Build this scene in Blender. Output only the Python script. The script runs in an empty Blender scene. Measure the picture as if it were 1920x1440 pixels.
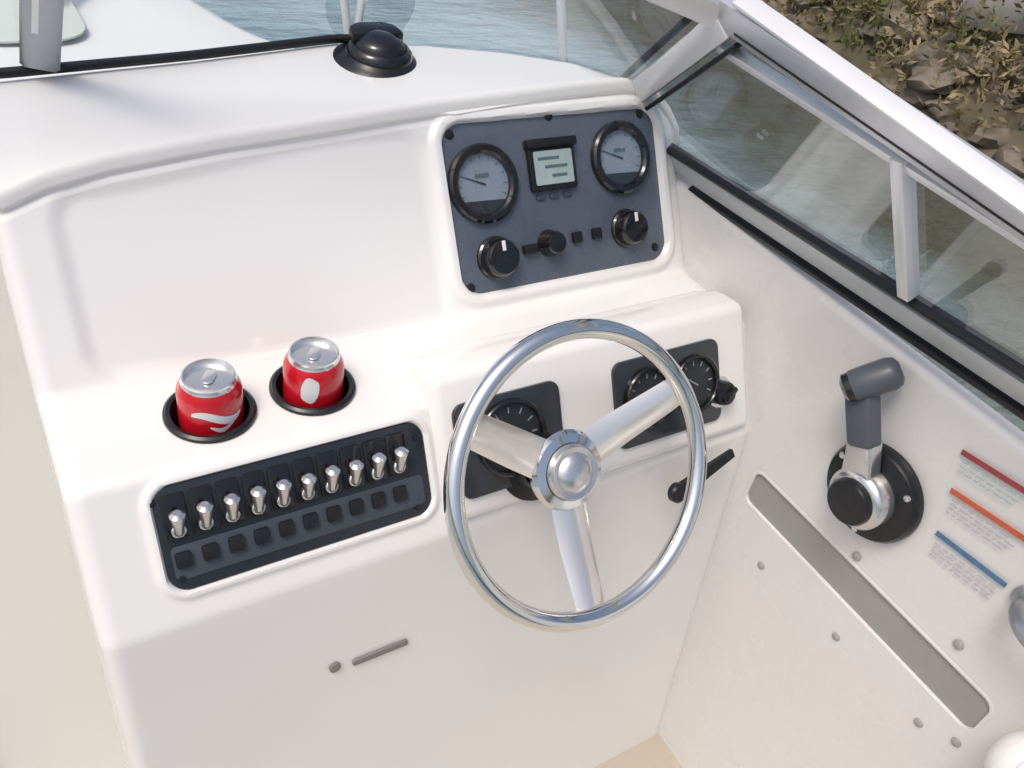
import bpy, bmesh, math, random
import numpy as np
from mathutils import Vector, Matrix, noise as mnoise

random.seed(7)
rng = np.random.default_rng(7)
scene = bpy.context.scene
COL = scene.collection

# ------------------------------------------------------------------ camera
# boat axes: X to starboard, Y towards the bow, Z up; cockpit floor at z = 0, lens 1.5 m above it
EYE = np.array([0.0, 0.0, 1.5])
PP = np.array([952.0, 708.0])                 # optical centre in photo pixels (1920 x 1440)
VF = np.array([0.0, -460.0]) - PP             # vanishing point of the fore-and-aft lines
VT = np.array([3000.0, 180.0]) - PP           # vanishing point of the athwartship lines
FOC = math.sqrt(-float(VF @ VT))
ay = np.array([*VF, FOC]); ay /= np.linalg.norm(ay)
ax = np.array([*VT, FOC]); ax /= np.linalg.norm(ax)
az = np.cross(ax, ay)
ROT = np.array([ax, ay, az])                  # rows: boat axes in (right, down, forward)

cam_data = bpy.data.cameras.new('camera')
cam = bpy.data.objects.new('camera', cam_data)
COL.objects.link(cam)
m = Matrix.Identity(4)
for i in range(3):
    m[i][0] = ROT[i, 0]; m[i][1] = -ROT[i, 1]; m[i][2] = -ROT[i, 2]; m[i][3] = EYE[i]
cam.matrix_world = m
cam_data.sensor_width = 36
cam_data.lens = FOC / 1367 * 36                # the picture itself spans 1367 x 1018 of those pixels, centred on PP
cam_data.clip_start = 0.02
cam_data.clip_end = 2000
scene.camera = cam

# ------------------------------------------------------------------ light
SUN_EL, SUN_AZ = math.radians(63), math.radians(-108)   # azimuth from the bow, towards starboard positive
world = bpy.data.worlds.new('World'); scene.world = world; world.use_nodes = True
wn = world.node_tree.nodes; wl = world.node_tree.links
bg = wn['Background']
sky = wn.new('ShaderNodeTexSky'); sky.sky_type = 'NISHITA'; sky.sun_disc = False
sky.sun_elevation = SUN_EL; sky.sun_rotation = SUN_AZ
sky.dust_density = 6.0; sky.air_density = 1.0; sky.ozone_density = 1.0
wl.new(sky.outputs[0], bg.inputs[0]); bg.inputs[1].default_value = 0.15
sun_data = bpy.data.lights.new('sun', 'SUN'); sun_data.energy = 1.2; sun_data.angle = math.radians(18)
sun_data.color = (1.0, 0.955, 0.90)
sun = bpy.data.objects.new('sun', sun_data); COL.objects.link(sun)
sd = Vector((math.sin(SUN_AZ) * math.cos(SUN_EL), math.cos(SUN_AZ) * math.cos(SUN_EL), math.sin(SUN_EL)))
sun.rotation_euler = (-sd).to_track_quat('-Z', 'Y').to_euler(); sun.location = (0, 0, 8)
vs = scene.view_settings
scene.display_settings.display_device = 'sRGB'
vs.view_transform = 'Standard'; vs.look = 'None'; vs.gamma = 1; vs.use_curve_mapping = False
vs.exposure = 0.04

# ------------------------------------------------------------------ pixel helpers (direction only; depth from planes)
def ray(p):
    d = ROT @ np.array([p[0] - PP[0], p[1] - PP[1], FOC]); return d / np.linalg.norm(d)
def on(p, pt, n):
    d = ray(p); n = np.asarray(n, float)
    return EYE + d * ((np.asarray(pt, float) - EYE) @ n) / (d @ n)
def V3(*a): return np.array(a, float)
def unit(v): v = np.asarray(v, float); return v / np.linalg.norm(v)

# ------------------------------------------------------------------ materials
def mat(name, col, rough=0.5, metal=0.0, spec=0.5, coat=0.0, var=0.06, vscale=6.0, bump=0.0, bscale=200.0,
        rvar=0.08, trans=0.0, ior=1.45, col2=None, detail=4.0):
    mt = bpy.data.materials.new(name); mt.use_nodes = True
    nt = mt.node_tree; n = nt.nodes; l = nt.links; b = n['Principled BSDF']
    b.inputs['Metallic'].default_value = metal
    b.inputs['Specular IOR Level'].default_value = spec
    b.inputs['Coat Weight'].default_value = coat; b.inputs['Coat Roughness'].default_value = 0.08
    b.inputs['Transmission Weight'].default_value = trans; b.inputs['IOR'].default_value = ior
    tc = n.new('ShaderNodeTexCoord')
    nz = n.new('ShaderNodeTexNoise'); nz.inputs['Scale'].default_value = vscale; nz.inputs['Detail'].default_value = detail
    l.new(tc.outputs['Object'], nz.inputs['Vector'])
    cr = n.new('ShaderNodeValToRGB'); cr.color_ramp.elements[0].position = 0.22; cr.color_ramp.elements[1].position = 0.78
    c = np.array(col); c2 = np.array(col2) if col2 is not None else np.clip(c * (1 - var), 0, 1)
    cr.color_ramp.elements[0].color = (*c2, 1); cr.color_ramp.elements[1].color = (*c, 1)
    l.new(nz.outputs['Fac'], cr.inputs['Fac']); l.new(cr.outputs['Color'], b.inputs['Base Color'])
    mr = n.new('ShaderNodeMapRange'); mr.inputs['To Min'].default_value = max(0.02, rough - rvar); mr.inputs['To Max'].default_value = rough + rvar
    nz2 = n.new('ShaderNodeTexNoise'); nz2.inputs['Scale'].default_value = vscale * 4.3; nz2.inputs['Detail'].default_value = 2
    l.new(tc.outputs['Object'], nz2.inputs['Vector']); l.new(nz2.outputs['Fac'], mr.inputs['Value']); l.new(mr.outputs['Result'], b.inputs['Roughness'])
    if bump > 0:
        nb = n.new('ShaderNodeTexNoise'); nb.inputs['Scale'].default_value = bscale; nb.inputs['Detail'].default_value = 4
        l.new(tc.outputs['Object'], nb.inputs['Vector'])
        bp = n.new('ShaderNodeBump'); bp.inputs['Strength'].default_value = bump; bp.inputs['Distance'].default_value = 0.002
        l.new(nb.outputs['Fac'], bp.inputs['Height']); l.new(bp.outputs['Normal'], b.inputs['Normal'])
    return mt

M = {}
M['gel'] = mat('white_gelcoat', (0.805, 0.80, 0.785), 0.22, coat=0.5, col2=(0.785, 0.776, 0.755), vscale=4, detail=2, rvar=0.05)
M['gel_wall'] = mat('shaded_side_gelcoat', (0.675, 0.67, 0.655), 0.28, coat=0.4, col2=(0.664, 0.657, 0.640), vscale=3.5, detail=2, rvar=0.05)  # copy of the white gelcoat, side-wall shade put into its darker colour
M['gel_cream'] = mat('cream_gelcoat', (0.80, 0.805, 0.745), 0.40, coat=0.1, var=0.06, vscale=4, detail=2)
M['floor'] = mat('nonskid_floor', (0.47, 0.42, 0.35), 0.6, var=0.12, vscale=9, bump=0.5, bscale=420)
M['deck'] = mat('foredeck_gelcoat', (0.76, 0.77, 0.76), 0.45, var=0.06, vscale=3, bump=0.1, bscale=200)
M['nonskid'] = mat('foredeck_nonskid', (0.60, 0.64, 0.60), 0.65, var=0.1, vscale=6, bump=0.6, bscale=500)
M['chrome'] = mat('polished_steel', (0.80, 0.80, 0.79), 0.10, metal=1.0, var=0.03, rvar=0.04, vscale=12)
M['spoke'] = mat('brushed_spoke_steel', (0.90, 0.865, 0.82), 0.20, metal=0.8, var=0.02, rvar=0.02, vscale=12)  # slight warm tint stands in for tan reflections on the spokes
M['alu'] = mat('anodised_aluminium', (0.66, 0.67, 0.70), 0.36, metal=0.6, var=0.08, vscale=10)
M['alu_dark'] = mat('dark_aluminium', (0.40, 0.42, 0.45), 0.34, metal=0.8, var=0.15, vscale=10)  # darker metal tone for the mullion and grab handle
M['alu_light'] = mat('bright_aluminium', (0.80, 0.80, 0.81), 0.34, metal=0.25, var=0.06, vscale=10)
M['sill'] = mat('satin_sill_aluminium', (0.50, 0.52, 0.53), 0.38, metal=0.2, var=0.08, vscale=10)
M['rubber'] = mat('black_rubber', (0.012, 0.013, 0.015), 0.45, var=0.3, vscale=30)
M['black'] = mat('black_plastic', (0.013, 0.014, 0.017), 0.30, var=0.25, vscale=30)
M['black_gloss'] = mat('gloss_black_plastic', (0.010, 0.010, 0.012), 0.14, var=0.25, vscale=20, coat=0.4)
M['slate'] = mat('slate_panel', (0.105, 0.125, 0.165), 0.28, var=0.25, vscale=14)
M['navy'] = mat('dark_navy_panel', (0.022, 0.028, 0.038), 0.30, var=0.2, vscale=16)
M['navy2'] = mat('grey_navy_strip', (0.060, 0.072, 0.092), 0.36, var=0.2, vscale=16)
M['smoke'] = mat('smoked_instrument_panel', (0.035, 0.042, 0.050), 0.20, var=0.25, vscale=14, coat=0.3)
M['dial'] = mat('pale_dial', (0.29, 0.325, 0.39), 0.25, var=0.12, vscale=30)
M['dial_dark'] = mat('dark_dial', (0.03, 0.035, 0.04), 0.3, var=0.2)
M['lcd'] = mat('grey_green_lcd', (0.38, 0.47, 0.47), 0.15, var=0.15, vscale=60)
M['lcd_dark'] = mat('lcd_segment', (0.10, 0.15, 0.17), 0.3)
M['white_mark'] = mat('white_mark', (0.75, 0.75, 0.76), 0.4)
M['red_mark'] = mat('red_mark', (0.42, 0.04, 0.03), 0.4)
M['grey_handle'] = mat('grey_rubber_grip', (0.085, 0.095, 0.115), 0.36, var=0.15, vscale=30)
M['silver'] = mat('satin_silver', (0.70, 0.70, 0.70), 0.24, metal=0.9, var=0.05, vscale=15)
M['red'] = mat('red_can_paint', (0.55, 0.008, 0.02), 0.25, coat=0.4, var=0.15, vscale=25)
M['can_alu'] = mat('can_aluminium', (0.82, 0.82, 0.82), 0.24, metal=0.9, var=0.06, vscale=40)
M['pocket'] = mat('shaded_pocket_grey', (0.32, 0.312, 0.30), 0.7, var=0.1, vscale=12, bump=0.2, bscale=300)  # shade inside the recess put into this grey
M['vinyl'] = mat('white_vinyl', (0.82, 0.81, 0.80), 0.42, var=0.04, vscale=10, bump=0.3, bscale=260)
M['sticker'] = mat('clear_sticker', (0.72, 0.71, 0.73), 0.3, var=0.05)
M['st_maroon'] = mat('maroon_print', (0.36, 0.06, 0.07), 0.4, var=0.3, vscale=120)
M['st_red'] = mat('rust_red_print', (0.62, 0.13, 0.06), 0.4, var=0.3, vscale=120)
M['st_blue'] = mat('slate_blue_print', (0.09, 0.19, 0.34), 0.4, var=0.3, vscale=120)
M['st_teal'] = mat('pale_teal_print', (0.36, 0.52, 0.55), 0.4, var=0.12, vscale=60)
M['st_lilac'] = mat('pale_lilac_print', (0.46, 0.43, 0.52), 0.4, var=0.1, vscale=90)
M['engrave'] = mat('grey_engraving', (0.34, 0.33, 0.32), 0.5)
M['latch'] = mat('dark_grey_latch', (0.20, 0.195, 0.19), 0.5)
M['tan'] = mat('champagne_steel', (0.80, 0.72, 0.62), 0.22, metal=0.9, var=0.05)

def glass_mat(name, tint, refl):
    mt = bpy.data.materials.new(name); mt.use_nodes = True
    nt = mt.node_tree; n = nt.nodes; l = nt.links
    for x in list(n): n.remove(x)
    out = n.new('ShaderNodeOutputMaterial'); mix = n.new('ShaderNodeMixShader')
    tr = n.new('ShaderNodeBsdfTransparent'); tr.inputs[0].default_value = (*tint, 1)
    gl = n.new('ShaderNodeBsdfGlossy'); gl.inputs['Roughness'].default_value = 0.03; gl.inputs[0].default_value = (0.9, 0.95, 1, 1)
    lw = n.new('ShaderNodeLayerWeight'); lw.inputs['Blend'].default_value = 0.5
    pw = n.new('ShaderNodeMath'); pw.operation = 'POWER'; pw.inputs[1].default_value = 4.0; l.new(lw.outputs['Facing'], pw.inputs[0])
    fr = n.new('ShaderNodeMath'); fr.operation = 'MULTIPLY_ADD'; fr.inputs[1].default_value = 0.7; fr.inputs[2].default_value = 0.04; l.new(pw.outputs[0], fr.inputs[0])
    tc = n.new('ShaderNodeTexCoord'); nz = n.new('ShaderNodeTexNoise'); nz.inputs['Scale'].default_value = 5; nz.inputs['Detail'].default_value = 6
    l.new(tc.outputs['Object'], nz.inputs['Vector'])
    mr = n.new('ShaderNodeMapRange'); mr.inputs['From Min'].default_value = 0.35; mr.inputs['From Max'].default_value = 0.75
    mr.inputs['To Min'].default_value = 0.0; mr.inputs['To Max'].default_value = refl
    l.new(nz.outputs['Fac'], mr.inputs['Value'])
    ad = n.new('ShaderNodeMath'); ad.operation = 'ADD'; ad.use_clamp = True
    l.new(fr.outputs[0], ad.inputs[0]); l.new(mr.outputs[0], ad.inputs[1])
    l.new(ad.outputs[0], mix.inputs[0]); l.new(tr.outputs[0], mix.inputs[1]); l.new(gl.outputs[0], mix.inputs[2])
    l.new(mix.outputs[0], out.inputs[0]); return mt
M['glass'] = glass_mat('windshield_glass', (0.94, 0.975, 0.98), 0.10)
M['dome'] = glass_mat('gauge_glass', (0.92, 0.94, 0.96), 0.04)

def water_mat():
    mt = bpy.data.materials.new('harbour_water'); mt.use_nodes = True
    nt = mt.node_tree; n = nt.nodes; l = nt.links; b = n['Principled BSDF']
    tc = n.new('ShaderNodeTexCoord')
    nz = n.new('ShaderNodeTexNoise'); nz.inputs['Scale'].default_value = 0.5; nz.inputs['Detail'].default_value = 5
    l.new(tc.outputs['Object'], nz.inputs['Vector'])
    cr = n.new('ShaderNodeValToRGB')
    cr.color_ramp.elements[0].position = 0.35; cr.color_ramp.elements[0].color = (0.23, 0.34, 0.40, 1)
    cr.color_ramp.elements[1].position = 0.7; cr.color_ramp.elements[1].color = (0.37, 0.48, 0.52, 1)
    l.new(nz.outputs['Fac'], cr.inputs['Fac'])
    # shallows: the brown-olive bottom shows towards the bank
    sx = n.new('ShaderNodeSeparateXYZ'); l.new(tc.outputs['Object'], sx.inputs[0])
    ma = n.new('ShaderNodeMath'); ma.operation = 'MULTIPLY_ADD'; ma.inputs[1].default_value = -0.22; l.new(sx.outputs['Y'], ma.inputs[0]); l.new(sx.outputs['X'], ma.inputs[2])
    nw_ = n.new('ShaderNodeTexNoise'); nw_.inputs['Scale'].default_value = 0.8; nw_.inputs['Detail'].default_value = 5; l.new(tc.outputs['Object'], nw_.inputs['Vector'])
    mb = n.new('ShaderNodeMath'); mb.operation = 'MULTIPLY_ADD'; mb.inputs[1].default_value = 3.0; l.new(nw_.outputs['Fac'], mb.inputs[0]); l.new(ma.outputs[0], mb.inputs[2])
    mr = n.new('ShaderNodeMapRange'); mr.interpolation_type = 'SMOOTHSTEP'; mr.inputs['From Min'].default_value = 3.2; mr.inputs['From Max'].default_value = 5.6
    l.new(mb.outputs[0], mr.inputs['Value'])
    mx = n.new('ShaderNodeMix'); mx.data_type = 'RGBA'; l.new(mr.outputs[0], mx.inputs['Factor']); l.new(cr.outputs['Color'], mx.inputs[6]); mx.inputs[7].default_value = (0.11, 0.105, 0.075, 1)
    l.new(mx.outputs[2], b.inputs['Base Color'])
    b.inputs['Roughness'].default_value = 0.08; b.inputs['IOR'].default_value = 1.33
    mp = n.new('ShaderNodeMapping'); mp.inputs['Scale'].default_value = (1.0, 2.2, 1); mp.inputs['Rotation'].default_value = (0, 0, 0.5)
    l.new(tc.outputs['Object'], mp.inputs['Vector'])
    w1 = n.new('ShaderNodeTexNoise'); w1.inputs['Scale'].default_value = 2.2; w1.inputs['Detail'].default_value = 7; w1.inputs['Roughness'].default_value = 0.55
    l.new(mp.outputs[0], w1.inputs['Vector'])
    bp = n.new('ShaderNodeBump'); bp.inputs['Strength'].default_value = 0.9; bp.inputs['Distance'].default_value = 0.16
    l.new(w1.outputs['Fac'], bp.inputs['Height']); l.new(bp.outputs['Normal'], b.inputs['Normal'])
    return mt
M['water'] = water_mat()
M['bank'] = mat('shore_earth', (0.17, 0.14, 0.10), 0.9, col2=(0.09, 0.085, 0.05), vscale=1.6, bump=1.0, bscale=9, detail=8)
M['rock'] = mat('grey_brown_rock', (0.30, 0.26, 0.21), 0.85, col2=(0.075, 0.065, 0.045), vscale=5, bump=1.0, bscale=26, detail=12)
M['leaf'] = mat('olive_scrub', (0.15, 0.14, 0.045), 0.7, col2=(0.06, 0.075, 0.02), vscale=2.0)
M['leaf_dry'] = mat('dry_scrub', (0.34, 0.27, 0.15), 0.8, col2=(0.15, 0.12, 0.06), vscale=2.5)
M['twig'] = mat('scrub_stem', (0.10, 0.075, 0.05), 0.9)
M['whitish'] = mat('whitish_slab_tone', (0.66, 0.64, 0.60), 0.8, var=0.15, vscale=3, bump=0.5, bscale=40)
M['hull'] = mat('white_hull', (0.78, 0.78, 0.77), 0.25, coat=0.3)

# ------------------------------------------------------------------ object helpers
def thing(name, label, cat, loc, group=None):
    o = bpy.data.objects.new(name, None); COL.objects.link(o); o.location = loc
    o.empty_display_size = 0.05
    o['label'] = label; o['category'] = cat
    if group: o['group'] = group
    return o
def root_of(o):
    while o.parent is not None: o = o.parent
    return o
def mesh_obj(name, verts, faces, material, parent=None, smooth=True, angle=35, loc=None):
    """verts in world metres; parts keep their thing's origin"""
    me = bpy.data.meshes.new(name)
    verts = np.asarray(verts, float)
    off = np.array(root_of(parent).location) if parent is not None else (np.array(loc, float) if loc is not None else np.zeros(3))
    me.from_pydata([tuple(v) for v in (verts - off)], [], [tuple(f) for f in faces])
    bm = bmesh.new(); bm.from_mesh(me); bmesh.ops.recalc_face_normals(bm, faces=bm.faces); bm.to_mesh(me); bm.free()
    me.materials.append(M[material])
    if smooth:
        me.shade_smooth(); me.set_sharp_from_angle(angle=math.radians(angle))
    o = bpy.data.objects.new(name, me); COL.objects.link(o)
    if parent is not None: o.parent = parent
    else: o.location = off
    return o
def bm_obj(name, bm, material, parent=None, angle=35, loc=None):
    bm.verts.ensure_lookup_table(); bm.verts.index_update()
    v = [tuple(x.co) for x in bm.verts]; f = [[y.index for y in x.verts] for x in bm.faces]; bm.free()
    return mesh_obj(name, v, f, material, parent, True, angle, loc)
def tag(o, label, cat, group=None):
    o['label'] = label; o['category'] = cat
    if group: o['group'] = group
    return o
def struct(o): o['kind'] = 'structure'; return o
def stuff(o, label, cat): o['kind'] = 'stuff'; o['label'] = label; o['category'] = cat; return o

class Fr:
    """a local frame: point o, axes u, v, normal n"""
    def __init__(s, o, u, v):
        s.o = np.asarray(o, float); s.u = unit(u); v = np.asarray(v, float)
        s.v = unit(v - (v @ s.u) * s.u); s.n = np.cross(s.u, s.v)
    def p(s, a, b, c=0.0): return s.o + a * s.u + b * s.v + c * s.n
    def uv(s, px, c=0.0):
        q = on(px, s.o + c * s.n, s.n) - s.o; return float(q @ s.u), float(q @ s.v)
    def at(s, a, b, c=0.0): return Fr(s.p(a, b, c), s.u, s.v)
    def rot(s, ang):
        c, d = math.cos(ang), math.sin(ang); return Fr(s.o, c * s.u + d * s.v, -d * s.u + c * s.v)

def rrect(a0, b0, a1, b1, r, k=5):
    pts = []
    for cx, cy, st in ((a1 - r, b1 - r, 0), (a0 + r, b1 - r, 90), (a0 + r, b0 + r, 180), (a1 - r, b0 + r, 270)):
        for i in range(k + 1):
            t = math.radians(st + 90 * i / k); pts.append((cx + r * math.cos(t), cy + r * math.sin(t)))
    return pts
def prism(name, fr, poly, c0, c1, material, parent=None, bev=0.0, loc=None, seg=2):
    bm = bmesh.new()
    lo = [bm.verts.new(fr.p(a, b, c0)) for a, b in poly]; hi = [bm.verts.new(fr.p(a, b, c1)) for a, b in poly]
    n = len(poly)
    bm.faces.new(hi); bm.faces.new(lo[::-1])
    for i in range(n): bm.faces.new((lo[i], lo[(i + 1) % n], hi[(i + 1) % n], hi[i]))
    if bev > 0:
        bm.normal_update()
        es = [e for e in bm.edges if e.calc_face_angle(0) > 0.6]
        bmesh.ops.bevel(bm, geom=es, offset=bev, segments=seg, profile=0.5, affect='EDGES', clamp_overlap=True)
    return bm_obj(name, bm, material, parent, 40, loc)
def lathe(name, fr, prof, material, parent=None, seg=32, loc=None, sx=1.0, angle=40):
    """prof: (radius, height along n)"""
    v, f = [], []
    rings = []
    for r, h in prof:
        if r < 1e-6: rings.append([len(v)]); v.append(fr.p(0, 0, h))
        else:
            rings.append(list(range(len(v), len(v) + seg)))
            for i in range(seg):
                t = 2 * math.pi * i / seg; v.append(fr.p(sx * r * math.cos(t), r * math.sin(t), h))
    for A, B in zip(rings[:-1], rings[1:]):
        for i in range(seg):
            j = (i + 1) % seg
            if len(A) == 1 and len(B) == 1: continue
            if len(A) == 1: f.append((A[0], B[i], B[j]))
            elif len(B) == 1: f.append((A[i], A[j], B[0]))
            else: f.append((A[i], A[j], B[j], B[i]))
    return mesh_obj(name, v, f, material, parent, True, angle, loc)
def annulus(name, fr, r0, r1, h, material, parent=None, seg=40, bev=0.0015):
    return lathe(name, fr, [(r0, 0), (r0, h - bev), (r0 + bev, h), (r1 - bev, h), (r1, h - bev), (r1, 0), (r0, 0)], material, parent, seg)
def catmull(pts, n=8, closed=False):
    P = [np.asarray(p, float) for p in pts]; out = []; k = len(P)
    rngk = range(k if closed else k - 1)
    for i in rngk:
        p0 = P[(i - 1) % k] if closed or i > 0 else 2 * P[0] - P[1]
        p1, p2 = P[i], P[(i + 1) % k]
        p3 = P[(i + 2) % k] if closed or i + 2 < k else 2 * P[-1] - P[-2]
        for j in range(n):
            t = j / n
            out.append(0.5 * ((2 * p1) + (-p0 + p2) * t + (2 * p0 - 5 * p1 + 4 * p2 - p3) * t * t + (-p0 + 3 * p1 - 3 * p2 + p3) * t ** 3))
    if not closed: out.append(P[-1])
    return out
def sweep(name, path, section, material, parent=None, closed=False, up=(0, 0, 1), cap=True, loc=None, scale=None, angle=40):
    """section: list of (a, b); a along side, b along up"""
    path = [np.asarray(p, float) for p in path]; k = len(path); up = np.asarray(up, float)
    v, f = [], []; m_ = len(section)
    for i, p in enumerate(path):
        a = path[(i + 1) % k] if closed or i + 1 < k else p
        b = path[i - 1] if closed or i > 0 else p
        t = unit(a - b); s = unit(np.cross(t, up)); w = np.cross(s, t)
        sc = scale[i] if scale is not None else 1.0
        for (x, y) in section: v.append(p + sc * (x * s + y * w))
    for i in range(k if closed else k - 1):
        j = (i + 1) % k
        for q in range(m_):
            r = (q + 1) % m_; f.append((i * m_ + q, i * m_ + r, j * m_ + r, j * m_ + q))
    if cap and not closed:
        f.append(tuple(range(m_))); f.append(tuple(range((k - 1) * m_, k * m_)))
    return mesh_obj(name, v, f, material, parent, True, angle, loc)
def circ(r, n=14): return [(r * math.cos(2 * math.pi * i / n), r * math.sin(2 * math.pi * i / n)) for i in range(n)]
def smoothstep(a, b, x):
    t = np.clip((x - a) / (b - a), 0, 1); return t * t * (3 - 2 * t)
def sd_rr(x, y, cx, cy, hx, hy, r):
    qx = abs(x - cx) - hx + r; qy = abs(y - cy) - hy + r
    return math.hypot(max(qx, 0), max(qy, 0)) + min(max(qx, qy), 0) - r
def fillet(pts, step=0.004, arc=7):
    """pts: (y, z, r) -> list of (y, z) with rounded corners and straight runs sampled at `step` (4th value overrides)"""
    out = []
    P = [np.array(p[:2], float) for p in pts]
    cuts = []
    for i in range(len(P)):
        if i in (0, len(P) - 1) or pts[i][2] <= 0: cuts.append((P[i], P[i], None)); continue
        a = unit(P[i - 1] - P[i]); b = unit(P[i + 1] - P[i]); r = pts[i][2]
        th = math.acos(np.clip(a @ b, -1, 1)); d = r / math.tan(th / 2)
        d = min(d, 0.45 * np.linalg.norm(P[i - 1] - P[i]), 0.45 * np.linalg.norm(P[i + 1] - P[i])); r = d * math.tan(th / 2)
        c = P[i] + unit(a + b) * r / math.sin(th / 2)
        s, e = P[i] + a * d, P[i] + b * d
        t0 = math.atan2(*(s - c)[::-1]); t1 = math.atan2(*(e - c)[::-1]); dt = (t1 - t0 + math.pi) % (2 * math.pi) - math.pi
        cuts.append((s, e, [c + r * np.array([math.cos(t0 + dt * k / arc), math.sin(t0 + dt * k / arc)]) for k in range(1, arc)]))
    counts = []
    for i in range(len(P)):
        s, e, a = cuts[i]
        out.append((s, i, 0))
        if a is not None:
            out += [(q, i, 0) for q in a]; out.append((e, i, 0))
        if i + 1 < len(P):
            st = pts[i][3] if len(pts[i]) > 3 else step
            n = st if isinstance(st, int) else max(1, int(np.linalg.norm(cuts[i + 1][0] - e) / st))
            for k in range(1, n): out.append((e + (cuts[i + 1][0] - e) * k / n, i, 1))
    return [o[0] for o in out]

# ------------------------------------------------------------------ key planes (metres, boat axes)
Zf = 1.5
WC = V3(0.5073, 0.4790, -0.6716 + Zf)                     # steering wheel centre
T34 = math.radians(33.8)
NW = V3(0, -math.cos(T34), math.sin(T34))                 # wheel axis, towards the helmsman
A60 = math.radians(60)
F_FRONT = Fr((0, 0.629, -0.651 + Zf), (1, 0, 0), (0, math.cos(A60), math.sin(A60)))     # sloping switch face; v = 0 at the shelf edge
A57 = math.radians(57)
F_UP = Fr((0, 0.766, -0.651 + Zf), (1, 0, 0), (0, math.cos(A57), math.sin(A57)))        # upper instrument face; v = 0 at its foot
WALLX = 0.88

# ------------------------------------------------------------------ water, shore
def grid_sheet(name, xs, ys, zf, material):
    v = [(x, y, zf(x, y)) for y in ys for x in xs]; n = len(xs)
    f = [(j * n + i, j * n + i + 1, (j + 1) * n + i + 1, (j + 1) * n + i) for j in range(len(ys) - 1) for i in range(n - 1)]
    return mesh_obj(name, v, f, material, None, True, 60)
WZ = -0.42
struct(grid_sheet('water', np.linspace(-400, 400, 9), np.linspace(-400, 400, 9), lambda x, y: WZ, 'water'))

def shore_x(y): return 4.7 + 0.22 * y + 0.35 * math.sin(y * 0.9) + 0.012 * max(0, y) ** 2
def bank_z(x, y):
    d = x - shore_x(y)
    z = WZ + (-0.5 + 0.62 * (d + 0.8) if d < 6 else -0.5 + 0.62 * 6.8 + 0.25 * (d - 6))
    return z + 0.35 * mnoise.fractal((x * 0.7, y * 0.7, 0.3), 1, 2, 4) + 0.15 * mnoise.noise((x * 2, y * 2, 4))
struct(grid_sheet('shore_bank', np.concatenate([np.linspace(3.0, 16, 74), np.linspace(17, 60, 14)]),
                  np.concatenate([np.linspace(-12, 16, 110), np.linspace(17, 60, 16)]), bank_z, 'bank'))

def rocks():
    bm0 = bmesh.new(); bmesh.ops.create_icosphere(bm0, subdivisions=2, radius=1); base = [np.array(v.co) for v in bm0.verts]
    bf = [[x.index for x in f.verts] for f in bm0.faces]; bm0.free()
    V, F = [], []
    for k in range(4200):
        y = random.uniform(-2, 11); d = random.uniform(-0.9, 3.2) if random.random() < .75 else random.uniform(3, 6)
        x = shore_x(y) + d; s = random.choice((0.03, 0.04, 0.05, 0.06, 0.08, 0.10, 0.13)) * random.uniform(0.7, 1.4)
        q = Matrix.Rotation(random.uniform(0, 6.3), 3, 'Z') @ Matrix.Rotation(random.uniform(-.5, .5), 3, 'X')
        sc = np.array([random.uniform(.8, 1.5), random.uniform(.7, 1.1), random.uniform(.45, .8)]) * s
        z = bank_z(x, y) + 0.15 * s; o = len(V); sd_ = random.uniform(0, 50)
        for b in base:
            r = 1 + 0.6 * mnoise.noise(Vector(b * 1.4 + sd_)) + 0.3 * mnoise.noise(Vector(b * 2.7 + sd_)) + 0.10 * mnoise.noise(Vector(b * 6.0 + sd_))
            p = q @ Vector(b * r * sc); V.append((x + p.x, y + p.y, z + p.z))
        F += [[i + o for i in f] for f in bf]
    return V, F
stuff(mesh_obj('shore_rocks', *rocks(), 'rock', None, True, 45), 'grey brown rocks piled along the waterline of the bank', 'rocks')

def scrub(n, seed, size, dlo, dhi):
    r = np.random.default_rng(seed); V, F = [], []
    for k in range(n):
        y = r.uniform(-2, 11); x = shore_x(y) + r.uniform(dlo, dhi); z = bank_z(x, y)
        R_ = r.uniform(.15, .45); H = r.uniform(.2, .55)
        for j in range(int(420 * R_ / .4)):
            d = r.normal(size=3); d /= np.linalg.norm(d); q = r.uniform(.35, 1) ** .6
            wob = 1 + .35 * mnoise.noise(Vector(d * 2 + k))
            c = np.array([x, y, z + H * .45]) + d * q * wob * np.array([R_, R_, H * .7])
            a = r.normal(size=3); a /= np.linalg.norm(a); b = np.cross(a, r.normal(size=3)); b /= np.linalg.norm(b)
            s = size * r.uniform(.6, 1.4); o = len(V)
            V += [c - a * s, c + b * s * .35, c + a * s, c - b * s * .35]; F.append((o, o + 1, o + 2, o + 3))
    return V, F
stuff(mesh_obj('shore_scrub', *scrub(300, 3, 0.035, 0.2, 6.0), 'leaf', None, False), 'olive green scrub growing between the shore rocks', 'scrub')
stuff(mesh_obj('dry_grass', *scrub(380, 9, 0.035, -.1, 5.5), 'leaf_dry', None, False), 'dry straw coloured grass tufts on the bank', 'grass')

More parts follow.
